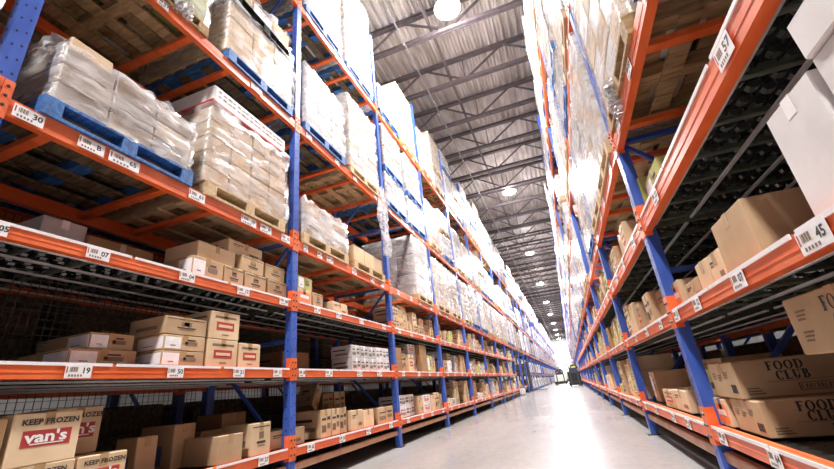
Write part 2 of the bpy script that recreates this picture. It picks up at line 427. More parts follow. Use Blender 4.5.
# ------------------------------------------------------------------ beams
BL = PITCH-.089
def beam_body(h, strip):
    a = MB(); y0, y1 = -BL/2, BL/2
    a.box(-.05, 0, y0, y1, -h, 0, 'orange'); a.box(-.052, -.03, y0, y1, 0, .003, 'orange')
    a.box(0, .002, y0, y1, -h*.62, -h*.55, 'orange')
    return a
def connector(h, sgn):
    a = MB(); y0 = sgn*BL/2
    a.box(-.05, .004, min(y0, y0-sgn*.004), max(y0, y0-sgn*.004), -h-.03, .10, 'orange')
    a.box(0.001, .0055, min(y0, y0+sgn*.043), max(y0, y0+sgn*.043), -h-.03, .10, 'orange')
    for z in (.06, .0, -.06): a.lathe([(.0,.009),(.007,.008),(.009,.0)], 'dark_steel', 8, Matrix.Translation((.0055, y0+sgn*.022, z)) @ Matrix.Rotation(PI/2, 4, 'Y'))
    return a
BODY = {}; CONN = {}; STRIP = {}
def get_beam_meshes(h):
    if h not in BODY:
        BODY[h] = beam_body(h, 0).mesh('beam_body'); CONN[h] = [connector(h, -1).mesh('end_connector'), connector(h, 1).mesh('end_connector')]
    return BODY[h], CONN[h]
st = MB()
for s0, s1 in ((-.97,-.36),(-.34,.3),(.33,.98)): st.box(.0, .005, s0*BL/2, s1*BL/2, -.010, .006, 'strip')
st_me = st.mesh('price_strip')
LAB = {}
def label_mesh(s, w=.10, h=.062):
    k = (s, w, h)
    if k in LAB: return LAB[k]
    p = MB(); p.box(0, .0015, -w/2, w/2, -h/2, h/2, 'plate')
    t = MB(); e = .0021
    t.box(.0015, e, -w*.46, -w*.42, -h*.1, h*.38, 'red_print')
    for i in range(7): t.box(.0015, e, -w*.34+i*w*.045, -w*.34+i*w*.045+w*(.02+.012*(i%2)), -h*.02, h*.34, 'ink_soft')
    for i in range(5): t.box(.0015, e, -w*.36+i*w*.11, -w*.36+i*w*.11+w*.06, -h*.38, -h*.22, 'ink_soft')
    put_text(t, s, h*.62, e, w*.27, h*.06, 'ink', .0012)
    LAB[k] = (p.mesh('location_label'), t.mesh('label_print')); return LAB[k]
flab = MB(); flab.box(.0, .0016, -.05, .05, -.03, .03, 'plate'); flab_me = flab.mesh('location_label')
far_beams = MB(); nbeam = 0
HERO_LAB = {(-1,0,3):[(-1.12,'30',.14),(-.80,'B',.15),(-.595,'65',.20),(-.02,'61',.15),(.55,'19',.19),(.78,'A',.16),(1.08,'10',.14)],
            (-1,0,2):[(-1.10,'05',.08),(-.635,'07',.13),(-.02,'04',.13),(.54,'12',.14),(1.08,'08',.13)], (-1,0,1):[(-.61,'19',.13),(-.02,'50',.12),(.55,'21',.12),(1.02,'17',.12)],
            (-1,1,3):[(-1.08,'11',.08),(-.80,'14',.10),(-.58,'16',.15),(.04,'22',.12),(.6,'25',.12),(.95,'27',.12)], (-1,1,1):[(-1.13,'18',.10),(-.64,'23',.14),(.07,'26',.14),(.65,'28',.16)],
            (1,0,1):[(.47,'45',.15),(-.075,'07',.13),(-.655,'12',.12),(-1.10,'31',.12)], (1,0,2):[(.49,'57',.12),(-.7,'22',.12)], (-1,-1,2):[(.95,'05',.12)], (-1,0,4):[(-.55,'57',.10),(.54,'51',.16)]}
def make_beam(side, k, lv, front=True, back_row=False, individual=True):
    global nbeam
    h = .075 if lv in (0,1,2) else .105
    if side > 0 and lv == 2: h = .105
    y = bay_y(side, k)+PITCH/2; z = LV[lv]
    x = FX(side) if front else FX(side)+side*1.07
    rot = ROT(side) if front else ROT(side)+PI
    if back_row: x = FX(side)+side*1.40 ; rot = ROT(side)
    if not individual:
        far_beams.box(x-.05 if side < 0 else x, x if side < 0 else x+.05, y-BL/2, y+BL/2, z-h, z, 'orange')
        far_beams.box(x-.02 if side < 0 else x-.006, x+.006 if side < 0 else x+.02, y+BL/2, y+BL/2+.089, z-h-.03, z+.1, 'orange')
        for q in (-.9,-.3,.3,.9):
            far_beams.box(x if side < 0 else x-.004, x+.004 if side < 0 else x, y+q-.05, y+q+.05, z-.07, z-.01, 'plate')
        return
    nbeam += 1
    where = ('front' if front else 'rear') if not back_row else 'nearer'
    n = k+2 if side < 0 else k+1
    rk = SN[side]+' rack' if not back_row else 'rack behind the '+SN[side]+' one'
    t = thing('shelf_beam', 'orange %s beam of the %s at %s, %s bay from near end' % (where, rk, SHELF[lv], nth(n)), 'shelf beam', (x, y, z), rot, 'orange beams of the racking')
    body, conn = get_beam_meshes(h)
    mobj('beam_body', body, t)
    if k < 14:
        for c in conn: mobj('end_connector', c, t)
    if front and not back_row:
        if lv <= 2: mobj('price_strip', st_me, t, label='whitish price strip clipped along the top edge')
        if (side, k, lv) in HERO_LAB: L = HERO_LAB[side,k,lv]
        else:
            rr = random.Random(k*17+lv*3+side); L = [(q+rr.uniform(-.1,.1), '%02d' % rr.randint(1,78), .12) for q in (-.95,-.35,.25,.85)[:(4 if k < 5 else 3)]]
        for q, s, lw in L:
            if k < 4:
                p, tx = label_mesh(s, lw, .078 if h > .08 else .068)
                lo = mobj('location_label', p, t, (.0058, q, -h/2-.002), 'white location label'); mobj('label_print', tx, lo)
            elif k < 16: mobj('location_label', flab_me, t, (.0058, q, -h/2), 'white location label')
def tunnel(side, k): return side < 0 and k in (8, 9, 10)
IND_F = 17
for side in (-1, 1):
    for k in range(-1 if side < 0 else 0, 42):
        for lv in range(6):
            if tunnel(side, k) and lv < 3: continue
            if side < 0 and k > 10 and lv in (0,2) or side > 0 and k > 12 and lv in (0,2): continue
            make_beam(side, k, lv, True, False, k < IND_F)
            if k < 8 : make_beam(side, k, lv, False)
for side in (-1, 1):
    for k in range(-1 if side < 0 else 0, 8):
        for lv in (1,3,4): make_beam(side, k, lv, True, True)
o = far_beams.obj('shelf_beam'); tag(o, 'orange beams with small white labels far down both racks', 'shelf beam', 'orange beams of the racking', 'stuff')

# cross bars that carry pallets between front and rear beams
cb = MB(); cb.box(-1.02, -.05, -.03, .03, -.075, -.035, 'orange'); cb_me = cb.mesh('pallet_support')
for side in (-1, 1):
    for k in range(-1 if side < 0 else 0, 6):
        for lv in (3,4,5):
            for i, q in enumerate((-.98,-.22,.22,.98)):
                o = mobj('pallet_support', cb_me, None, (FX(side), bay_y(side,k)+PITCH/2+q, LV[lv])); o.rotation_euler = (0,0,ROT(side))
                tag(o, '%s orange cross bar under the %s, %s rack bay %s' % (nth(i+1), SHELF[lv].replace(' pallet level',' pallets'), SN[side], nth(k+2 if side < 0 else k+1)), 'cross bar', 'orange cross bars under the pallets')

# roller decks of the three low shelves
def deck_proto():
    t = thing('roller_deck', '', 'roller deck', group='black roller decks of the low shelves')
    Y0, Y1 = -BL/2+.01, BL/2-.01
    for x in (-.08, -.30, -.54, -.77, -.98):
        a = MB(); a.box(x-.009, x+.009, Y0, Y1, -.072, -.060, 'zinc'); a.obj('rail', t, label='thin bright rail')
    a = MB(); n = 9
    for i in range(n):
        y = Y0+.02+(Y1-Y0-.04)*i/(n-1); a.box(-1.01, -.06, y-.009, y+.009, -.04, -.012, 'cross_steel'); 
        a.tube((-1.01,y,-.048), (-.06,y,-.048), .011, 'cross_steel', 8)
    a.obj('cross_member', t)
    a = MB(); rows = 13; cols = 25
    for i in range(rows):
        x = -.12-.07*i
        for j in range(cols):
            y = Y0+.05+(Y1-Y0-.1)*(j+.5*(i%2))/cols
            vs = []; 
            for s in (-.016,.016):
                for q in range(7): vs.append((x+.024*math.cos(2*PI*q/7), y+s, -.024+.020*math.sin(2*PI*q/7)))
            a.add(vs, [(q,(q+1)%7,7+(q+1)%7,7+q) for q in range(7)]+[tuple(range(7)), tuple(reversed(range(7,14)))], 'wheel_black')
    o = a.obj('wheels', t, label='rows of small black skate wheels'); o['kind'] = 'stuff'
    a = MB(); 
    for i in range(rows+1):
        x = -.085-.07*i; a.box(x-.002, x+.002, Y0, Y1, -.028, -.008, 'black_plastic')
    a.obj('wheel_track', t)
    a = MB(); a.box(-1.01, -.06, Y0, Y1, -.011, -.007, 'black_plastic'); a.obj('light_stop', t); return t  # black sheet added to stop light showing through between the wheels
dp = deck_proto(); first = True
for side in (-1, 1):
    for k in range(-1 if side < 0 else 0, 12):
        for lv in range(3):
            if tunnel(side, k) or (side < 0 and k > 10): continue
            loc = (FX(side), bay_y(side,k)+PITCH/2, LV[lv]); lab = 'black roller deck of the %s rack %s, %s bay from near end' % (SN[side], SHELF[lv], nth(k+2 if side < 0 else k+1))
            if first: dp.location = loc; dp['label'] = lab; first = False
            else: dup(dp, loc, (0,0,ROT(side)), lab)

# guard rails near the floor in front of the low shelves
gr = MB(); gr.cbox(-.05, 0, -BL/2, BL/2, -.03, .03, 'rail_paint', .008); gr_me = gr.mesh('guard_rail')
for side in (-1, 1):
    for k in range(0, 8):
        o = mobj('guard_rail', gr_me, None, (FX(side)+side*.02, bay_y(side,k)+PITCH/2, .19)); o.rotation_euler = (0,0,ROT(side))
        tag(o, 'low tan guard rail between uprights of the %s rack, %s bay' % (SN[side], nth(k+1)), 'guard rail', 'low guard rails at the rack feet')

# wire mesh sheets at the back of the left low shelves
def mesh_panel(w, h, p=.05):
    a = MB(); n = int(w/p)
    for i in range(n+1): a.box(-.002, .002, -w/2+i*w/n-.002, -w/2+i*w/n+.002, 0, h, 'mesh_wire')
    n = int(h/p)
    for i in range(n+1): a.box(.002, .006, -w/2, w/2, i*h/n-.002, i*h/n+.002, 'mesh_wire')
    return a.mesh('wire_mesh_panel')
mp_me = mesh_panel(2.38, 2.23)
for k in range(-1, 4):
    o = mobj('wire_mesh_panel', mp_me, None, (LX-1.13, bay_y(-1,k)+PITCH/2, 0)); tag(o, 'dark wire mesh sheet behind the low shelves of left rack, %s bay' % nth(k+2), 'mesh panel', 'wire mesh sheets behind the left rack')
o = mobj('wire_mesh_panel', mesh_panel(1.0, .62, .045), None, (LX-.62, .83+1.02, 1.036)); o.rotation_euler = (0,.12,0)
tag(o, 'loose dark wire mesh sheet leaning on second shelf left of tan cartons', 'mesh panel')

# ------------------------------------------------------------------ cartons
CART = {}; ncarton = 0; far_cartons = MB()
def carton_meshes(dx, dy, dz, mat, pr):
    key = (round(dx,3), round(dy,3), round(dz,3), mat, pr)
    if key in CART: return CART[key]
    a = MB(); a.cbox(-dx/2, dx/2, -dy/2, dy/2, 0, dz, mat, .005)
    e = .0012
    # closing flaps meet in a line on the top and on the front
    body = a.mesh('carton_body')
    t = MB(); w = .022
    t.box(-dx/2-e, dx/2+e, -w, w, dz, dz+e, 'tape'); t.box(dx/2, dx/2+e, -w, w, dz-.06, dz+e, 'tape'); t.box(-dx/2-e, -dx/2, -w, w, dz-.06, dz+e, 'tape')
    if mat in ('white_board','grey_board'): t.mats = ['strip']
    tape = t.mesh('tape')
    p = None; x = dx/2
    def P(y0, y1, z0, z1, m, k=1): p.box(x, x+e*k, y0*dy, y1*dy, z0*dz, z1*dz, m)
    def S(x0, x1, z0, z1, m, k=1): p.box(x0*dx, x1*dx, -dy/2-e*k, -dy/2, z0*dz, z1*dz, m)
    if pr == 'lines':
        p = MB(); P(-.38,-.1,.70,.76,'ink'); P(-.38,-.2,.60,.64,'ink'); P(.1,.38,.2,.36,'ink_soft'); S(-.3,.1,.6,.68,'ink'); S(-.3,-.1,.48,.53,'ink'); S(.1,.3,.2,.4,'ink_soft')
    elif pr == 'red':
        p = MB(); P(-.30,.30,.32,.62,'red_print'); P(-.24,.24,.42,.52,'kraft_light',2); P(-.36,.36,.76,.84,'ink_soft'); P(-.1,.12,.14,.18,'ink_soft'); S(-.3,.3,.35,.6,'red_print'); S(-.36,.36,.76,.84,'ink_soft')
    elif pr == 'logo':
        p = MB(); P(-.12,.12,.50,.72,'ink_soft'); P(-.22,.22,.36,.43,'ink'); P(-.18,.18,.27,.31,'ink_soft'); P(-.45,.45,.86,.89,'ink'); S(-.3,.3,.3,.5,'ink_soft')
    elif pr == 'label':
        p = MB(); P(-.46,-.1,.12,.86,'plate'); P(.0,.3,.36,.6,'ink_soft'); S(.12,.5,.12,.86,'plate'); P(-.34,-.22,.3,.34,'ink',2); S(.2,.35,.3,.34,'ink',2); P(.05,.25,.66,.76,'ink')
    elif pr == 'bars':
        p = MB()
        for i in range(6): P(-.4+i*.07,-.365+i*.07,.2,.45,'ink')
        P(-.4,.0,.62,.70,'ink'); P(.1,.4,.62,.74,'ink'); P(.1,.4,.3,.5,'ink_soft'); S(-.4,.2,.6,.7,'ink'); S(-.3,.3,.25,.4,'ink_soft')
    elif pr == 'orange':
        p = MB(); P(-.42,.42,.15,.8,'orange_print'); P(-.3,.3,.4,.6,'plate',2); S(-.35,.2,.2,.7,'orange_print')
    elif pr == 'bluetag':
        p = MB(); S(-.2,.2,.1,.55,'blue_print'); S(-.03,.04,.25,.42,'ink',2)
    CART[key] = (body, tape, p.mesh('printing') if p else None); return CART[key]
MN = {'kraft':'tan','kraft_light':'pale tan','kraft_dark':'dark brown','white_board':'white','grey_board':'grey','green_board':'yellow-green'}
PN = {'lines':'with dark print','red':'with red panel','logo':'with small centred logo','label':'with white shipping label','bars':'with barcode print','orange':'with orange panel','bluetag':'with blue tag',None:'unprinted'}
def carton(side, xf, y0, y1, z, dz, dx, mat, pr, label, group=None, yaw=0, tilt=0, parts=True):
    """xf: distance of the carton's front behind the rack front"""
    global ncarton; ncarton += 1
    dy = y1-y0; body, tape, prt = carton_meshes(dx, dy, dz, mat, pr)
    cx = FX(side)+side*(xf+dx/2)
    rot = (0, tilt, ROT(side)+yaw)
    t = thing('carton', label, 'carton', (cx, (y0+y1)/2, z), 0, group, rot)
    mobj('carton_body', body, t)
    if parts:
        mobj('tape', tape, t, label='strip of brown tape')
        if prt: mobj('printing', prt, t, label=PN[pr][5:] if pr else None)
    return t
SZ = LV[0]; 
def DK(lv): return LV[lv]+.004     # top of deck
hero = []
def H(side, lv, y0, y1, dz, desc, mat='kraft', pr='lines', xf=.04, dx=.36, zb=0, yaw=0, tilt=0):
    return carton(side, xf, y0, y1, DK(lv)+zb, dz, dx, mat, pr, desc, 'cartons on the low shelves', yaw, tilt)

# --- the big printed waffle cartons, lower left
def vans(y0, y1, z, dz, xf, desc, yaw=0, tilt=0):
    dx = .38; t = carton(-1, xf, y0, y1, z, dz, dx, 'kraft_light', None, desc, 'frozen waffle cartons', yaw, tilt)
    dy = y1-y0; x = dx/2+.0012; p = MB()
    p.box(dx/2, x, -dy*.34, dy*.36, dz*.34, dz*.66, 'red_print'); p.obj('printed_panel', t, label='dark red printed panel')
    p = MB(); put_text(p, "van's", dz*.30, x+.0015, 0, dz*.52, 'lettering_white', .002, 1.35); p.box(x, x+.0012, -dy*.22, dy*.26, dz*.385, dz*.405, 'lettering_white')
    p.obj('lettering', t); p = MB()
    put_text(p, 'KEEP FROZEN', dz*.15, x+.0008, .01, dz*.82, 'ink', .0012, 1.15)
    p.obj('storage_notice', t); return t
vans(1.27, 1.575, DK(0)+.205, .235, .05, 'front tan carton reading KEEP FROZEN, raised on two others at lower left', .02)
vans(1.60, 1.86, DK(0), .205, .05, 'tan KEEP FROZEN carton on bottom shelf, lower right below the raised one')
vans(1.27, 1.585, DK(0), .205, .05, 'tan KEEP FROZEN carton underneath the raised front one')
vans(1.60, 1.86, DK(0)+.21, .255, .32, 'tan KEEP FROZEN carton standing farther back behind the raised front one')
H(-1,0,.90,1.255,.22,'brown carton at the picture edge beside the KEEP FROZEN cartons','kraft',None)
H(-1,0,.90,1.25,.20,'brown carton stacked upon the one at the lower left picture edge','kraft_dark',None,zb=.225)
H(-1,0,2.10,2.25,.25,'small dark carton with blue tag between waffle cartons and tan ones','kraft','bluetag',xf=.30,dx=.2)
H(-1,0,2.43,2.62,.30,'tall tan carton with blue tag behind the low wide carton','kraft','bluetag',xf=.37,dx=.34)
H(-1,0,2.52,2.765,.19,'low wide plain tan carton on bottom shelf, near the first full upright','kraft',None,xf=.03,dx=.33)
H(-1,0,2.86,3.085,.24,'upright tan carton with dark crest print, left of the first full upright','kraft_light','logo',xf=.03,dx=.3)
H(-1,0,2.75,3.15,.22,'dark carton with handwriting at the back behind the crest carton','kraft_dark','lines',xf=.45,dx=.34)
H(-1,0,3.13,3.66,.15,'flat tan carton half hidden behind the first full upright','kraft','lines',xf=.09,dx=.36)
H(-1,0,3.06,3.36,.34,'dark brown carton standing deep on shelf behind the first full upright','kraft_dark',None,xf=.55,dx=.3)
# --- bottom shelf, bay right of the first full upright
for i,(a,b,h,m,p,xf) in enumerate([(3.90,4.10,.27,'kraft','bars',.06),(4.11,4.28,.27,'kraft_light','bars',.06),(4.29,4.45,.27,'kraft','bars',.07),(4.50,4.80,.22,'kraft_light','lines',.04),(4.82,5.12,.20,'kraft_light',None,.05),(5.25,5.75,.20,'kraft','bars',.05)]):
    H(-1,0,a,b,h,'%s carton in the front row right of the first full upright, bottom shelf' % nth(i+1),m,p,xf)
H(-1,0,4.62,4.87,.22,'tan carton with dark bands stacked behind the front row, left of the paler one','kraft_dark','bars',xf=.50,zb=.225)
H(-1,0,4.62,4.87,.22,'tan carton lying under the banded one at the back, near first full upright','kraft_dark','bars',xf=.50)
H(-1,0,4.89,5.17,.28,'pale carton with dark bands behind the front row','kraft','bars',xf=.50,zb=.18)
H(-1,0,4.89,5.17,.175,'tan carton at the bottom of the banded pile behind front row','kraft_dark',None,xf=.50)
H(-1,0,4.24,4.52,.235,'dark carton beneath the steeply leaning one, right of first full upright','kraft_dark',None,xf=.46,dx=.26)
tc_ = H(-1,0,4.28,4.44,.30,'tan carton leaning steeply over behind front row, right of first full upright','kraft','lines',xf=.46,dx=.22,zb=.18); tc_.rotation_euler = (-.6,0,.15); tc_.location.z += .105
# --- second shelf, first bay
H(-1,1,1.985,2.335,.105,'flat tan carton with white label, bottom of three on second shelf','kraft','label',xf=.05,dx=.62)
H(-1,1,1.99,2.335,.105,'flat tan carton with white label, middle of three on second shelf','kraft','label',xf=.05,dx=.62,zb=.108)
H(-1,1,1.985,2.335,.125,'tan carton with centred logo, topmost of three on second shelf','kraft','logo',xf=.05,dx=.34,zb=.216)
H(-1,1,1.50,1.90,.105,'flat brown carton, lower of two left of the three labelled ones','kraft','label',xf=.16,dx=.55)
H(-1,1,1.62,1.90,.105,'flat brown carton, upper of two left of the three labelled ones','kraft','label',xf=.20,dx=.5,zb=.108)
H(-1,1,2.355,2.655,.21,'tan carton with red panel, lower of two stacked on second shelf','kraft_light','red',xf=.04,dx=.3)
H(-1,1,2.36,2.66,.215,'tan carton with red panel, upper of two stacked on second shelf','kraft_light','red',xf=.04,dx=.3,zb=.213)
H(-1,1,2.67,2.925,.20,'tan carton with red panel standing alone right of the stacked pair','kraft_light','red',xf=.04,dx=.3)
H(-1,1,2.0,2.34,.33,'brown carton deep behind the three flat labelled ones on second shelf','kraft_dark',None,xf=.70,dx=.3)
# --- second shelf, second bay
for i,(a,b,h,m,p) in enumerate([(4.58,4.80,.155,'grey_board','bars'),(4.81,5.03,.155,'grey_board','bars'),(5.04,5.26,.155,'grey_board','bars'),(5.28,5.50,.16,'white_board','bars'),(5.51,5.72,.16,'white_board','bars')]):
    H(-1,1,a,b,h,'%s greyish printed carton in lower row, second shelf left of second full upright' % nth(i+1),m,p,.04,.3)
    H(-1,1,a,b,h,'%s greyish printed carton in upper row, second shelf left of second full upright' % nth(i+1),m,p,.045,.3,zb=h+.003)
H(-1,1,3.75,4.25,.24,'dark brown carton deep on second shelf right of first full upright','kraft_dark','lines',xf=.45,dx=.4)
# --- third shelf, first bay
for i,(a,b,h,zb,m,p,xf) in enumerate([(2.14,2.45,.165,0,'kraft','label',.05),(2.46,2.68,.165,0,'kraft','logo',.05),(2.70,2.97,.165,0,'kraft','logo',.05),(3.0,3.28,.165,0,'kraft','logo',.05),
                                   (2.22,2.62,.155,.168,'kraft_light',None,.10),(2.66,2.94,.15,.168,'kraft','logo',.06),(2.97,3.25,.15,.168,'kraft','logo',.06),(1.62,2.10,.24,0,'kraft_dark',None,.42)]):
    H(-1,2,a,b,h,['first','second','third','fourth','large pale','middle','last','big dark'][i]+' carton of the %s on third shelf left of first full upright' % ('lower row' if i < 4 else 'upper row' if i < 7 else 'deep group'),m,p,xf,zb=zb)
H(-1,2,2.55,2.98,.13,'pale tan carton crowning the heap on third shelf left of first full upright','kraft_light','lines',xf=.12,dx=.3,zb=.326)
H(-1,2,1.36,1.62,.30,'grey wrapped parcel standing at the back of third shelf','grey_board',None,xf=.45,dx=.3)
# --- third shelf, second bay
H(-1,2,3.44,3.70,.17,'carton with orange panel on third shelf directly right of first full upright','kraft_light','orange',.04,.3)
H(-1,2,3.48,3.74,.145,'yellow-green carton with white tag on top of the orange panel one','green_board','label',.06,.28,zb=.173)
H(-1,2,3.74,3.93,.17,'narrow tan carton beside the orange panel one, third shelf','kraft','logo',.04,.28)
H(-1,2,4.14,4.50,.14,'single low tan carton with empty shelf around it, third shelf second bay','kraft_light','lines',.04,.3)
# --- right rack, first bay
def food(y0, y1, z, dz, dx, xf, desc, face='y', tilt=0, yaw=0):
    t = carton(1, xf, y0, y1, z, dz, dx, 'kraft', None, desc, 'grocery cartons on the right rack', yaw, tilt, True)
    dy = y1-y0; e = .0015; p = MB()
    # the side towards the camera is local +y; build lettering for -y and turn it round
    if face == 'y':
        def Q(x0, x1, z0, z1, m, k=1): p.box(dx/2-x1, dx/2-x0, dy/2, dy/2+e*k, dz*z0, dz*z1, m)   # x0.. measured from the front edge
        for wd, zz, cx in (('FOOD', .80, .215), ('CLUB', .54, .235)):
            qs, w = serif_word(wd, .041); n_ = 0
            for qd in qs:
                n_ += 1; p.add([(dx/2-cx-(a-w/2), dy/2+e+n_*2e-6, dz*zz+b-.0205) for a, b in qd], [(0,1,2,3)], 'ink')
        Q(.12,.40,.385,.40,'ink_soft'); Q(.24,.46,.12,.135,'ink'); Q(.24,.46,.305,.32,'ink'); Q(.24,.244,.12,.32,'ink'); Q(.456,.46,.12,.32,'ink')
        for i in range(14): Q(.25+i*.0147, .25+i*.0147+(.009 if i%3 else .005), .16, .28, 'ink_soft')
        for i in range(3): Q(.03, .10-.01*i, .10+.07*i, .135+.07*i, 'ink_soft')
    else:
        put_serif(p, 'FOOD', dz*.24, dx/2+e, .02, dz*.76, 'ink'); put_serif(p, 'CLUB', dz*.24, dx/2+e, .04, dz*.46, 'ink')
    x = dx/2
    for q, z0 in (((-.12,.66),(-.04,.62),(.06,.7)) if face == 'y' else ((-.20,.72),(-.20,.36))):
        for i in range(3): p.box(x, x+e, q-.03, q+.03-.008*i, dz*(z0-.07*i), dz*(z0+.035-.07*i), 'ink_soft')
    for i in range(6): p.box(x, x+e, .09+i*.012, .096+i*.012, dz*.15, dz*.38, 'ink')
    p.obj('printing', t, label='dark serif lettering and barcode marks'); return t
food(2.38, 2.74, DK(0), .155, .62, .07, 'FOOD CLUB carton, lower of two near first right upright')
food(2.50, 2.88, DK(0)+.158, .175, .62, .06, 'FOOD CLUB carton, upper of two near first right upright')
food(1.22, 1.80, DK(0)+.335, .19, .46, .07, 'FOOD CLUB carton at the right picture edge, overhanging its stack', 'x')
food(1.05, 1.43, DK(0)+.158, .172, .60, .10, 'grocery carton under the FOOD CLUB carton at right picture edge')
food(1.05, 1.43, DK(0), .155, .60, .10, 'lowest grocery carton of the stack at right picture edge')
H(1,0,2.80,3.0,.145,'pale carton with orange panel beside the first right upright, bottom shelf','kraft_light','orange',.06,.30)
H(1,0,3.02,3.38,.30,'yellow-green carton with barcode deep behind the FOOD CLUB cartons','green_board','bars',.12,.50)
H(1,0,3.66,4.10,.16,'tan carton with orange marks left of first right upright, bottom shelf','kraft_light','lines',.07,.3)
H(1,0,4.12,4.52,.15,'tan carton with small red mark beside the orange-marked one, bottom shelf','kraft','red',.07,.3)
H(1,0,3.86,4.40,.20,'big carton with red panel behind first right upright','kraft','red',.42,.4,zb=.163)
H(1,0,3.86,4.40,.16,'big carton at the base beneath the red-panelled one','kraft',None,.42,.4)
H(1,0,4.42,5.0,.34,'big tan carton with white label behind first right upright','kraft','label',.42,.4)
# right second shelf
H(1,1,1.735,2.075,.245,'large plain kraft carton on second shelf at right, beside the white carton','kraft',None,.05,.60,tilt=0)
H(1,1,2.09,2.26,.15,'pale carton with dark marks left of the large plain kraft one','kraft_light','lines',.05,.30)
H(1,1,2.27,2.46,.155,'pale plain carton second to the left of the large kraft one','kraft_light',None,.05,.30)
H(1,1,2.22,2.46,.24,'brown carton deep behind the two pale ones on right second shelf','kraft_dark','lines',.55,.3)
H(1,1,2.50,2.78,.11,'low tan carton on right second shelf near first right upright','kraft','lines',.06,.3)
H(1,1,2.86,3.08,.17,'carton with orange panel right behind first right upright, second shelf','kraft_light','orange',.05,.28)
H(1,1,3.3,3.75,.24,'dark carton on second shelf just past first right upright','kraft_dark','lines',.10,.36)
H(1,1,1.112,1.35,.345,'large white carton on second shelf at right picture edge','white_board',None,.035,.55)
H(1,1,.72,1.075,.345,'large white carton at the very edge of picture, second shelf','white_board',None,.03,.55)
H(1,1,.72,1.075,.115,'flat white carton lying on the white one at right picture edge','white_board',None,.02,.55,zb=.348)
# right third shelf
H(1,2,2.97,3.37,.30,'yellow-green carton with white label on third shelf by first right upright','green_board','label',.06,.3)
H(1,2,2.53,2.92,.22,'yellow-green carton with white label, nearer one on right third shelf','green_board','label',.08,.3)

# --- every further carton
specs = []
SIZES = [(.36,.30,.22),(.34,.24,.27),(.38,.36,.16),(.32,.20,.20),(.36,.26,.30),(.30,.40,.14),(.34,.28,.18),(.30,.18,.26)]
MATS = ['kraft','kraft_light','kraft_light','kraft','kraft_light','kraft','kraft_dark','white_board','grey_board','green_board']
PRS = ['lines','bars','logo','red','label','lines',None,'lines','bars']
r = random.Random(11)
for side in (-1, 1):
    for k in range(0, 42):
        if side < 0 and (k < 2 or tunnel(side,k) or k > 10):
            if not (k in (0,1)): continue
        if side > 0 and k > 12: continue
        for lv in range(3):
            y = bay_y(side,k)+.08; yend = bay_y(side,k+1)-.08; n = 0
            if side < 0 and k < 2: continue
            if side > 0 and k == 0: continue
            if side > 0 and k == 1: y = {0:5.05-.0, 1:3.8, 2:3.42}[lv]
            clear = .50
            while y < yend-.2:
                if r.random() < .045: y += r.uniform(.1,.3); continue
                dx, dy, dz = r.choice(SIZES)
                if y+dy > yend: break
                n += 1; lay = 1; mat = r.choice(MATS); pr = r.choice(PRS); xf = r.choice([.03,.05,.08,.12])
                nl = r.choice([1,2,2,3,3]) if dz < .2 else r.choice([1,1,2,2])
                nl = max(1, min(nl, int(clear/dz)))
                if (side, k, lv) == (-1, 2, 0) and y < 6.7: mat, pr, nl, dz = 'white_board', 'bars', 2, .16
                for q in range(nl):
                    specs.append((side, k, lv, y, dx, dy, dz, mat, pr, xf+.004*q, q, nl, n)); 
                y += dy+r.uniform(.008,.03)
specs.sort(key=lambda s: s[3]+(.0 if s[2] > 0 else -.3))
LIM = 298-ncarton
for i, (side,k,lv,y,dx,dy,dz,mat,pr,xf,q,nl,n) in enumerate(specs):
    if i < LIM:
        st_ = '' if nl == 1 else (', lowest in its stack' if q == 0 else ', top of its stack' if q == nl-1 else ', middle of its stack')
        lab = '%s carton, %s along the %s rack %s, bay %s%s' % (MN[mat], nth(n), SN[side], SHELF[lv], nth(k+1), st_)
        carton(side, xf, y, y+dy, DK(lv)+q*(dz+.002), dz, dx, mat, pr, lab, 'cartons on the low shelves', parts=(k < 9))
    else:
        x0 = FX(side)+side*xf; x1 = x0+side*dx; z0 = DK(lv)+q*(dz+.002)
        far_cartons.box(min(x0,x1), max(x0,x1), y, y+dy, z0, z0+dz, mat)
        e = x0-side*.003; far_cartons.box(min(e,x0), max(e,x0), y+dy*.2, y+dy*.7, z0+dz*.4, z0+dz*.6, 'ink_soft')
o = far_cartons.obj('carton'); tag(o, 'many small tan and pale cartons far along the low shelves', 'carton', 'cartons on the low shelves', 'stuff')

# ------------------------------------------------------------------ pallets and wrapped loads
PAL = {}
def pallet_meshes(mat):
    if mat in PAL: return PAL[mat]
    a = MB()
    for i in range(8):
        x = -.6+i*(1.2-.1)/7; a.box(x, x+.1, -.5, .5, .108, .128, mat if i in (0,7) or mat != 'wood_blue' else 'wood_dark')
    b = MB(); b.box(-.6, .6, -.05, .05, .022, .108, mat)
    c = MB()
    for x in (-.6,-.36,-.06,.24,.49): c.box(x, x+.11, -.5, .5, 0, .022, mat if x > .4 or x < -.5 or mat != 'wood_blue' else 'wood_dark')
    PAL[mat] = (a.mesh('top_deck'), b.mesh('stringer'), c.mesh('bottom_deck')); return PAL[mat]
def block_pallet(t, mat, z=0, name='pallet', desc=None):
    
    top, stv, bot = pallet_meshes(mat)
    p = mobj(name, top, t, (0,0,z), desc or {'wood_blue':'blue painted pallet','wood':'weathered wooden pallet','wood_dark':'dark pallet','wood_pale':'pale wooden pallet','black_plastic':'black pallet'}[mat])
    for y in (-.45,0,.45): mobj('stringer', stv, p, (0,y,0))
    mobj('bottom_deck', bot, p); return p
def carton_part(t, dx, dy, dz, mat, x, y, z):
    key = ('lc', round(dx,3), round(dy,3), round(dz,3), mat)
    if key not in CART:
        a = MB(); a.cbox(-dx/2, dx/2, -dy/2, dy/2, 0, dz, mat, .008); CART[key] = a.mesh('carton')
    return mobj('carton', CART[key], t, (x,y,z))
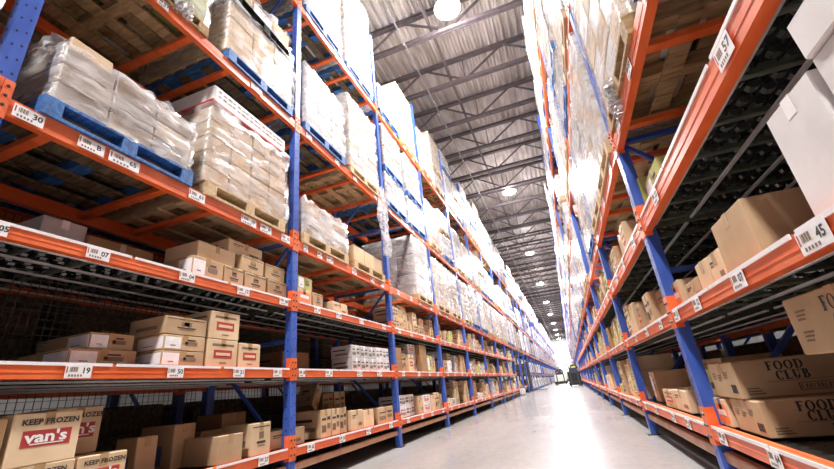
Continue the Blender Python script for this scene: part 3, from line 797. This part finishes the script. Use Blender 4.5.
def film_shell(t, dx, dy, z0, z1, seed, mat='film', amp=.012, rag=.05, top=True, up=1):
    rr = random.Random(seed); a = MB(); n = 14; m = 10; vs = []; F = []
    per = []
    for i in range(n): per.append((dx/2, -dy/2+dy*i/n))
    for i in range(n): per.append((dx/2-dx*i/n, dy/2))
    for i in range(n): per.append((-dx/2, dy/2-dy*i/n))
    for i in range(n): per.append((-dx/2+dx*i/n, -dy/2))
    K = len(per)
    for j in range(m+1):
        for (x, y) in per:
            s = 1+amp*rr.uniform(0,2)/max(abs(x),abs(y))
            zz = z0+(z1-z0)*j/m
            if j == 0: zz += rr.uniform(-rag*.3,rag*.3)
            if j == m: zz += rr.uniform(-rag*.3,rag*up)
            vs.append((x*s, y*s, zz))
    for j in range(m):
        for k in range(K): F.append((j*K+k, j*K+(k+1)%K, (j+1)*K+(k+1)%K, (j+1)*K+k))
    if top:      # the film folds in over the top edge
        for (x, y) in per: vs.append((x*.72, y*.72, z1+rr.uniform(.004,.03)*up))
        for k in range(K): F.append((m*K+k, m*K+(k+1)%K, (m+1)*K+(k+1)%K, (m+1)*K+k))
    a.add(vs, F, mat); return a.obj('stretch_film', t, smooth=True, label='clear crinkled stretch film')
def hero_load(side, y, z, label, pal, layers, boxmat, nx, ny, lh, film='film', wy=.96, wx=1.16, seed=1, jit=.005, xoff=0, drop=()):
    t = thing('wrapped_pallet_load', label, 'pallet load', (FX(side)+side*(.58+xoff), y, z), ROT(side), 'wrapped pallet loads')
    block_pallet(t, pal); rr = random.Random(seed); z0 = .129
    for L in range(layers):
        for i in range(nx):
            for j in range(ny):
                if 0 < i < nx-1 and 0 < j < ny-1 and L < layers-1: continue
                if (L, i, j) in drop: continue
                bx, by = wx/nx, wy/ny
                carton_part(t, bx-.010, by-.010, lh-.006, boxmat if isinstance(boxmat,str) else boxmat[(L+i+j)%len(boxmat)], -wx/2+bx*(i+.5)+rr.uniform(-jit,jit), -wy/2+by*(j+.5)+rr.uniform(-jit,jit)*.3, z0+L*lh)
    if film: film_shell(t, wx+.012, wy+.012, z0-.01, z0+layers*lh+.01, seed, film)
    return t
# left, lowest pallet level, first full bay
HL = {}
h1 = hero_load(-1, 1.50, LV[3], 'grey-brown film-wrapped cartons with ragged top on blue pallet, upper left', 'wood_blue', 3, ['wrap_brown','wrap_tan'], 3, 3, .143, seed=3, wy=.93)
for i,(x,y,dx,dy,dz) in enumerate([(.38,-.30,.30,.26,.12),(.36,.04,.3,.2,.07),(.30,.32,.36,.26,.05)]):
    carton_part(h1, dx, dy, dz, 'kraft_light', x, y, .129+.43+.002)
film_shell(h1, .80, .90, .55, .68, 21, 'film', .03, .05)
h2 = hero_load(-1, 2.64, LV[3], 'tall film-wrapped carton load on pale pallet with white slab on top', 'wood_pale', 5, ['kraft_light'], 3, 4, .157, 'film', seed=5, wy=1.04)
a = MB(); a.cbox(-.60,.60,-.54,.54,.93,.965,'red_paint',.01); a.obj('tray', h2, label='flat red tray')
a = MB(); a.cbox(-.57,.57,-.51,.51,.967,1.16,'white_board',.02)
for i in range(16):
    for j in range(2): a.box(.57,.572,-.46+i*.058,-.43+i*.058+.008*(i%3),1.04+j*.05,1.052+j*.05+.006*((i+j)%2),'ink_soft')
a.obj('slab', h2, label='white slab with rows of dark marks')
# left, lowest pallet level, second bay
hero_load(-1, 3.97, LV[3], 'short white-filmed carton load on pale pallet right of first full upright', 'wood_pale', 3, ['kraft_light','white_board'], 3, 3, .14, 'film_dense', seed=8)
hero_load(-1, 5.15, LV[3], 'very low tan carton load on pale pallet, left of second full upright', 'wood_pale', 1, ['kraft_light'], 3, 3, .24, None, seed=9)
# left, middle pallet level
HL['t1'] = hero_load(-1, 1.47, LV[4], 'loosely filmed load on wooden pallet at the top edge, left', 'wood', 3, ['kraft_light','green_board','white_board'], 3, 3, .3, 'film', seed=13)
h4 = hero_load(-1, 2.72, LV[4], 'pale film-wrapped cartons on blue pallet with a second pallet above, top left', 'wood_blue', 3, ['kraft_light'], 3, 3, .23, 'film', seed=14, wy=1.02)
block_pallet(h4, 'black_plastic', .129+.70)
for i in range(6):
    carton_part(h4, .36, .30, .26 if i % 2 else .34, ['kraft','white_board','kraft_light'][i%3], .35-.42*(i//3), -.33+.33*(i%3), .129+.70+.130)
film_shell(h4, 1.0, .98, .74, 1.3, 15, 'film', .03, .08)
hero_load(-1, 3.98, LV[4], 'bright white-filmed load right of first full upright, middle pallet level', 'wood_blue', 4, ['white_board'], 3, 3, .24, 'film_dense', seed=16, wy=1.0)
HL['t2'] = hero_load(-1, 5.15, LV[4], 'tall white load of many layers, left of second full upright', 'wood_pale', 8, ['white_board','kraft_light'], 2, 3, .17, 'film_dense', seed=17, wy=1.02)
# left, near-edge bay
hero_load(-1, .25, LV[3], 'brown filmed load behind the nearest blue upright, lowest pallet level', 'wood', 3, ['kraft'], 3, 3, .24, 'film', seed=18, wy=.9)
hero_load(-1, .22, LV[4], 'filmed load at the top left corner, middle pallet level', 'wood', 4, ['kraft'], 3, 3, .24, 'film', seed=19, wy=.9)
# left, top level
hero_load(-1, 3.98, LV[5], 'high white-filmed load on blue pallet at picture top, right of first full upright', 'wood_blue', 7, ['white_board'], 2, 2, .24, 'film_dense', seed=22, wy=1.0)
h = hero_load(-1, 5.17, LV[5], 'very tall white double load reaching the roof joists, left of second full upright', 'wood_blue', 9, ['white_board','white_board','kraft_light'], 2, 2, .26, 'film_dense', seed=23, wy=1.04)
hero_load(-1, 6.52, LV[5], 'low white load beside the bare tan stack on top level of left rack', 'wood_blue', 2, ['white_board'], 3, 3, .30, 'film_dense', seed=24, wy=1.0)
hero_load(-1, 7.68, LV[5], 'bare pale tan carton stack high on the left rack below the roof', 'wood_pale', 7, ['kraft_light'], 3, 3, .24, None, seed=25, wy=1.02)
# right rack near bay
HL['t3'] = hero_load(1, 2.42, LV[3], 'tall white-grey filmed load at upper right, near first right upright', 'wood', 5, ['kraft_light','white_board'], 3, 3, .235, 'film', seed=31, wy=1.0)
hero_load(1, 1.22, LV[3], 'dark filmed load on blue pallet nearest the camera on right', 'wood_blue', 5, ['kraft'], 3, 3, .235, 'film', seed=32, wy=1.0)
hero_load(1, 3.70, LV[3], 'cream filmed load just past first right upright, lowest pallet level', 'wood_pale', 5, ['white_board','kraft_light'], 3, 3, .24, 'film_dense', seed=33, wy=1.0)

# generic loads: a few kinds, copied all along the racks
def generic(kind, parts):
    """returns (pallet material, list of (z, h, dx, dy, mat)) """
    return kind
KINDS = {
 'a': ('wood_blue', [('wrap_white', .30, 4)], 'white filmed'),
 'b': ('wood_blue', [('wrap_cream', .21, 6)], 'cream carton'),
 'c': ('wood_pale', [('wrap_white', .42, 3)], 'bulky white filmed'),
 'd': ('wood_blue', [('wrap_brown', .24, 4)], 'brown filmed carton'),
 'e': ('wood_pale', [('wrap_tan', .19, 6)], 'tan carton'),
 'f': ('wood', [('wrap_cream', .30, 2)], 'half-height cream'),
 'g': ('wood_blue', [('wrap_white', .21, 3)], 'half-height white'),
 'h': ('wood_dark', [('wood_dark', .24, 3)], 'shade-dark filler'),  # filler that blocks the view; shade behind the low shelves is in its colour
}
LM = {}
def layer_mesh(mat, h, seed):
    key = (mat, h, seed)
    if key in LM: return LM[key]
    rr = random.Random(seed*7+1); a = MB(); ny = rr.choice([2,3]); wx, wy = 1.14, .96; nx = 3
    for i in range(nx):
        for j in range(ny):
            if i == 1 and 0 < j < ny-1: continue
            o = rr.uniform(-.008,.008); bx, by = wx/nx, wy/ny
            a.cbox(-wx/2+bx*i+o+.002, -wx/2+bx*(i+1)+o-.002, -wy/2+by*j+.002, -wy/2+by*(j+1)-.002, 0, h-.004, mat, .012)
    LM[key] = a.mesh('carton_layer'); return LM[key]
PR = {}
def kind_proto(kind):
    pal, (( mat, h, n),), nm = KINDS[kind]
    t = thing('wrapped_pallet_load', '', 'pallet load', group='wrapped pallet loads')
    block_pallet(t, pal)
    for L in range(n): mobj('carton_layer', layer_mesh(mat, h, L % 3+ord(kind)), t, (0,0,.129+L*h))
    film_shell(t, 1.17, .985, .10, .129+n*h+.005, ord(kind), 'film', .010, .06, True, 0)
    return t, .129+n*h
def single(kind, simple=False):
    pal, ((mat, h, n),), nm = KINDS[kind]; a = MB()
    if not simple:
        a.box(-.6,.6,-.5,.5,.10,.128,pal)
        for y in (-.45,0,.45): a.box(-.6,.6,y-.05,y+.05,.022,.10,pal)
        a.box(-.6,.6,-.5,.5,0,.022,pal)
    else: a.box(-.6,.6,-.5,.5,0,.128,pal)
    rr = random.Random(ord(kind))
    for L in range(n):
        o = rr.uniform(-.012,.012); a.cbox(-.57+o,.57+o,-.48,.48,.129+L*h,.129+L*h+h-.006,mat,.015)
    return a, .129+n*h
PROTO = {}; SING = {}; 
for kk in KINDS:
    PROTO[kk] = [kind_proto(kk), False]; a, hh = single(kk); SING[kk] = a.mesh('wrapped_pallet_load')
far_loads = MB()
def add_far(kind, side, y, z, yaw, zs=1):
    a, hh = single(kind, True); M = Matrix.Translation((FX(side)+side*.58, y, z)) @ Matrix.Rotation(ROT(side)+yaw, 4, 'Z')
    for mi, mm in enumerate(a.mats):
        fs = [fc for fc, q in zip(a.f, a.m) if q == mi]; far_loads.add(a.v, fs, mm, M)
r = random.Random(5); jobs = []
for side in (-1, 1):
    for k in range(-1 if side < 0 else 0, 42):
        for lv in (-1, 1, 3, 4, 5):
            low = lv in (-1, 1)
            if lv == -1 and not ((side < 0 and k > 10) or (side > 0 and k > 12)): continue
            if lv == 1 and not ((side < 0 and k > 10) or (side > 0 and k > 12)): continue
            for s in (0, 1):
                y = bay_y(side,k)+.05+.60+s*1.18+r.uniform(-.015,.03)
                if side < 0 and k <= 1 and lv in (3,4): continue
                if side < 0 and k in (1, 2) and lv == 5: continue
                if side < 0 and k == -1 and lv == 5: continue
                if side > 0 and k == 0 and lv == 3: continue
                if side > 0 and k == 1 and lv == 3 and s == 0: continue
                if r.random() < (.08 if k > 1 else .0): continue
                z = LV[lv] if lv >= 0 else .01
                clear = {-1:.95, 1:.60, 3:1.40, 4:1.95, 5:2.45}[lv]
                if lv == 1: clear = 1.2
                kind = r.choice('abccdebe' if lv == 3 else 'abcdefgfg') if clear > 1.3 else r.choice('fg')
                if lv == 5 and side > 0: kind = r.choice('aadcb')
                jobs.append((side, k, lv, s, y, z, kind, r.uniform(-.015,.015), 0))
                hk = .129+KINDS[kind][1][0][1]*KINDS[kind][1][0][2]
                HK = lambda q: .129+KINDS[q][1][0][1]*KINDS[q][1][0][2]
                fit = [q for q in 'abcdefg' if hk+HK(q) < clear-.05]
                if fit and r.random() < (.85 if not (side > 0 and lv == 5) else .25): jobs.append((side, k, lv, s, y, z+hk+.004, r.choice(fit), r.uniform(-.015,.015), 1))
jobs.sort(key=lambda j: j[4]+(3 if j[8] else 0))
nl = 0
for (side,k,lv,s,y,z,kind,yaw,up) in jobs:
    if nl < 278:
        nl += 1
        lvn = SHELF[lv] if lv >= 0 else 'floor'
        lab = '%s %sload, %s rack %s, %s bay, %s half' % (KINDS[kind][2], 'upper ' if up else '', SN[side], lvn, nth(k+2 if side < 0 else k+1), 'nearer' if s == 0 else 'farther')
        loc = (FX(side)+side*.58, y, z); rot = (0,0,ROT(side)+yaw)
        if k < 9:
            pr = PROTO[kind]
            if not pr[1]: pr[0][0].location = loc; pr[0][0].rotation_euler = rot; pr[0][0]['label'] = lab; pr[1] = True
            else: dup(pr[0][0], loc, rot, lab)
        else:
            o = mobj('wrapped_pallet_load', SING[kind], None, loc); o.rotation_euler = rot; tag(o, lab, 'pallet load', 'wrapped pallet loads')
    else: add_far(kind, side, y, z, yaw)
o = far_loads.obj('wrapped_pallet_load'); tag(o, 'endless rows of white and cream pallet loads far down both racks', 'pallet load', 'wrapped pallet loads', 'stuff')
for kk, p in PROTO.items():
    if not p[1]:
        for c in list(p[0][0].children_recursive): bpy.data.objects.remove(c)
        bpy.data.objects.remove(p[0][0])
# loads of the racks behind; the low dark ones are fillers standing for shade
r = random.Random(9)
for side in (-1, 1):
    for k in range(-1 if side < 0 else 0, 8):
        for lv in ((-1, 1, 3, 4) if k < 3 else (-1, 1)):
            for s in (0, 1):
                if lv == 1 and s == 0 and k in (1,): continue
                kind = r.choice('de') if lv > 1 else 'h'
                o = mobj('wrapped_pallet_load', SING[kind], None, (FX(side)+side*(1.40+.58), bay_y(side,k)+.65+s*1.2, LV[lv] if lv >= 0 else .01)); o.rotation_euler = (0,0,ROT(side))
                tag(o, '%s load, %s behind %s rack, %s bay, %s half' % (KINDS[kind][2], SHELF[lv] if lv >= 0 else 'floor', SN[side], nth(k+2), 'nearer' if s == 0 else 'farther'), 'pallet load', 'wrapped pallet loads')

# loose tails of film hanging off two loads
def film_tail(x, y, z0, z1, w, seed, label, par):
    rr = random.Random(seed); a = MB(); n = 10; m = 16; vs = []; F = []
    for j in range(m+1):
        t = j/m; cx = rr.uniform(-.02,.02); ww = w*(1-.55*abs(t-.4))
        for i in range(n+1):
            u = i/n-.5; vs.append((x+.03*math.sin(i*1.9+j*.6)+.02*t+cx*.4, y+u*ww+cx, z0+(z1-z0)*t+rr.uniform(-.012,.012)))
    for j in range(m):
        for i in range(n): p = j*(n+1)+i; F.append((p, p+1, p+n+2, p+n+1))
    a.add(vs, F, 'film_dense'); o = a.obj('film_tail', par, label=label, smooth=True); o.matrix_parent_inverse = (Matrix.Translation(par.location) @ Matrix.Rotation(par.rotation_euler[2], 4, 'Z')).inverted()
film_tail(-2.40, 5.62, 4.08, 2.80, .40, 4, 'torn hanging end of stretch film', HL['t2'])
film_tail(-2.42, 1.66, 4.06, 3.84, .20, 6, 'frayed end of film', HL['t1'])
film_tail(.67, 2.55, 2.55, 2.28, .22, 8, 'frayed end of film', HL['t3'])

# ------------------------------------------------------------------ stuff in the cross aisle and far vehicles
for i,(x,y,s,hh) in enumerate([(-2.80,21.6,.5,.55),(-2.95,22.45,.6,.85),(-2.50,22.1,.30,.35)]):
    a = MB(); a.cbox(-s/2*1.1,s/2*1.1,-s/2*.9,s/2*.9,0,hh,'wrap_white',.08)
    t = thing('bagged_goods', ['low white bag heap on floor at the end of left low shelves','tall white bag heap on floor past the end of left low shelves','small white bag on floor in front of the white heaps'][i], 'bag', (x,y,0), .2*i)
    a.obj('bag', t); b = MB(); b.cbox(-s/2*.8,s/2*.7,-s/2*.6,s/2*.7,hh,hh+.12,'wrap_cream',.05); b.obj('bag', t)
def truck(label, loc, rz, body, mast_h, extra=True):
    t = thing('forklift', label, 'forklift', loc, rz)
    a = MB(); a.cbox(-.50,.50,-.06,.65,.12,.72,body,.05); a.cbox(-.50,.50,-.50,-.05,.12,.38,body,.05); a.cbox(-.50,.50,-.58,-.50,.12,.86,body,.03); a.cbox(-.42,.42,.28,.72,.72,.98,body,.05); a.obj('chassis', t)
    a = MB(); a.cbox(-.56,.56,-.62,-.40,.06,.30,'rubber',.03); a.obj('bumper', t)
    for x in (-.42,.42):
        for y in (-.35,.42):
            a = MB(); a.tube((x-.07,y,.16), (x+.07,y,.16), .16, 'rubber', 16); a.obj('wheel', t)
    a = MB(); a.cbox(-.26,.26,-.05,.25,.72,.76,'cloth_dark',.015); a.cbox(-.26,.26,.23,.29,.76,1.2,'cloth_dark',.02); a.obj('seat', t)
    for x in (-.30,.30):
        a = MB(); a.bar((x,-.62,.1), (x,-.62,mast_h), .08, .09, 'dark_steel'); a.obj('mast', t)
    if extra:
        for x in (-.44,.44):
            a = MB(); a.bar((x,-.38,.7), (x*.85,-.15,2.0), .05, .05, 'dark_steel'); a.bar((x,.55,.9), (x*.85,.4,2.0), .05, .05, 'dark_steel'); a.obj('guard_post', t)
        a = MB()
        for i in range(5): a.box(-.4,.4,-.18+i*.13,-.13+i*.13,1.98,2.02,'dark_steel')
        a.obj('overhead_guard', t)
    for x in (-.22,.22):
        a = MB(); a.box(x-.05,x+.05,-1.6,-.64,.05,.09,'dark_steel'); a.obj('fork', t)
    return t
truck('pale low forklift driving on the left side of the far aisle', (-.95,41,0), 0, 'truck_white', 1.25, False)
truck('black forklift with tall mast at the right side of far aisle', (.20,31.5,0), 0, 'black_plastic', 1.5, False)
truck('distant third forklift seen between the other two', (-.15,58,0), .1, 'truck_white', 2.2, True)
FT = [o for o in bpy.data.objects if o.name.startswith('forklift')][1]; FT.scale = (.82,1,1)
t = truck('yellow forklift parked in the left cross aisle beyond the low shelves', (-3.15,27.6,0), PI/2, 'yellow_paint', 1.8, False)
for i in range(4):
    a = MB(); a.box(-.5,.5,-.5,.5,0,.10,'red_paint'); a.box(-.5,.5,-.5,-.4,.1,.13,'red_paint'); a.box(-.5,.5,.4,.5,.1,.13,'red_paint')
    tag(a.obj('red_pallet', None, (-3.1,29.4,.0+.131*i)), 'red pallet in the pile past the yellow forklift, %s from the floor' % nth(i+1), 'pallet', 'red pallets')

# people: one continuous skinned body each, clothing regions by material
def person(label, loc, rz, seated, top):
    t = thing('person', label, 'person', loc, rz)
    me = bpy.data.meshes.new('body'); o = bpy.data.objects.new('body', me); C.objects.link(o)
    if seated: P = dict(hip=(0,.06,.90), chest=(0,.06,1.24), neck=(0,.05,1.40), head=(0,.02,1.56), kl=(-.12,-.32,.88), kr=(.12,-.32,.88), fl=(-.12,-.30,.50), fr=(.12,-.30,.50), el=(-.26,-.08,1.1), er=(.26,-.08,1.1), hl=(-.16,-.34,1.1), hr=(.16,-.34,1.1), ty=-.5)
    else: P = dict(hip=(0,0,.95), chest=(0,0,1.30), neck=(0,0,1.47), head=(0,-.01,1.63), kl=(-.11,-.02,.52), kr=(.12,-.04,.52), fl=(-.12,.02,.10), fr=(.13,0,.10), el=(-.28,-.02,1.14), er=(.28,-.02,1.14), hl=(-.22,-.26,1.08), hr=(.22,-.26,1.08), ty=-.12)
    sh = P['chest']; V = []; E = []; R = []
    def v(p, r): V.append(p); R.append(r); return len(V)-1
    hip = v(P['hip'], .15); ch = v((sh[0],sh[1],sh[2]), .165); ne = v(P['neck'], .06); hd = v(P['head'], .105); tp = v((P['head'][0],P['head'][1],P['head'][2]+.10), .07)
    E += [(hip,ch),(ch,ne),(ne,hd),(hd,tp)]
    for s, kn, ft, el, ha in ((-1,'kl','fl','el','hl'),(1,'kr','fr','er','hr')):
        th = v((s*.10, P['hip'][1], P['hip'][2]-.05), .10); k_ = v(P[kn], .068); f_ = v(P[ft], .045); to = v((P[ft][0],P[ft][1]-(.10 if seated else .16),P[ft][2]-.05), .04)
        E += [(hip,th),(th,k_),(k_,f_),(f_,to)]
        s_ = v((s*.19, sh[1], sh[2]+.08), .065); e_ = v(P[el], .05); h_ = v(P[ha], .035); fi = v((P[ha][0], P[ha][1]-.09, P[ha][2]), .028)
        E += [(ch,s_),(s_,e_),(e_,h_),(h_,fi)]
    me.from_pydata(V, E, []); o.modifiers.new('s','SKIN'); sv = me.skin_vertices[0].data
    for i, rad in enumerate(R): sv[i].radius = (rad, rad*.8 if i < 2 else rad)
    sv[0].use_root = True
    m = o.modifiers.new('d','SUBSURF'); m.levels = 2; m.render_levels = 2
    bpy.context.view_layer.update(); dg = bpy.context.evaluated_depsgraph_get(); bm_ = bpy.data.meshes.new_from_object(o.evaluated_get(dg))
    bpy.data.objects.remove(o)
    for nm in ('skin', top, 'cloth_dark'): bm_.materials.append(MAT[nm])
    hz = P['hip'][2]; nz = P['neck'][2]
    for p in bm_.polygons:
        c = p.center; p.use_smooth = True
        p.material_index = 0 if c.z > nz-.01 or (abs(c.y-P['hl'][1]) < .13 and c.y < P['hl'][1]+.06 and abs(c.x) > .1 and c.z > hz+.08) else (2 if c.z < hz+.03 else 1)
    mobj('body', bm_, t)
    a = MB(); H_ = P['head']; a.lathe([(.112,.02),(.118,.05),(.10,.12),(.05,.165),(.0,.175)], 'cloth_dark' if top != 'cloth_dark' else 'white_board', 14, Matrix.Translation(H_)); a.obj('cap', t, smooth=True)
    return t
person('forklift driver in pale cap seated on the pale forklift', (-.95,41.02,0), 0, True, 'cloth_dark')
pw = person('worker in dark clothes with bright chest band standing behind the black forklift', (.30,33.0,0), 0, False, 'cloth_dark')
a = MB(); a.lathe([(.19,1.22),(.195,1.27),(.19,1.32)], 'cloth_vest', 16); a.obj('reflective_band', pw, smooth=True)

# dock doors at the far wall
for i, x in enumerate((-4.2,-.6,3.0)):
    a = MB(); a.box(x-1.4,x+1.4,111.9,112.0,0,3.6,'strip')
    for z in [.6*j for j in range(1,6)]: a.box(x-1.4,x+1.4,111.89,111.9,z-.01,z+.01,'grey_board')
    for sx in (-1.5,1.4): a.box(x+sx,x+sx+.1,111.85,112,0,3.75,'joist_paint')
    a.box(x-1.5,x+1.5,111.85,112,3.65,3.8,'joist_paint'); struct('door_%d' % (i+1), a)

# ------------------------------------------------------------------ world, camera
w = bpy.data.worlds.new('World'); bpy.context.scene.world = w; w.use_nodes = True
w.node_tree.nodes['Background'].inputs[0].default_value = (.9,.93,1,1); w.node_tree.nodes['Background'].inputs[1].default_value = .3
cd = bpy.data.cameras.new('Camera'); cam = bpy.data.objects.new('Camera', cd); C.objects.link(cam)
Rr = Vector((0.93311696,0.21476699,0.28838843)); Ff = Vector((0.34580275,-0.31616251,-0.88343745)); Uu = Vector((-0.09855559,0.92407597,-0.36928362))
M = Matrix((Rr, Ff, Uu)).to_4x4(); M.translation = (0,0,.71); cam.matrix_world = M
cd.sensor_width = 36; cd.lens = 393.43/834*36; cd.clip_start = .05; cd.clip_end = 300
sc = bpy.context.scene; sc.camera = cam
sc.view_settings.view_transform = 'Standard'; sc.view_settings.look = 'None'; sc.view_settings.gamma = 1; sc.view_settings.use_curve_mapping = False
sc.view_settings.exposure = .45
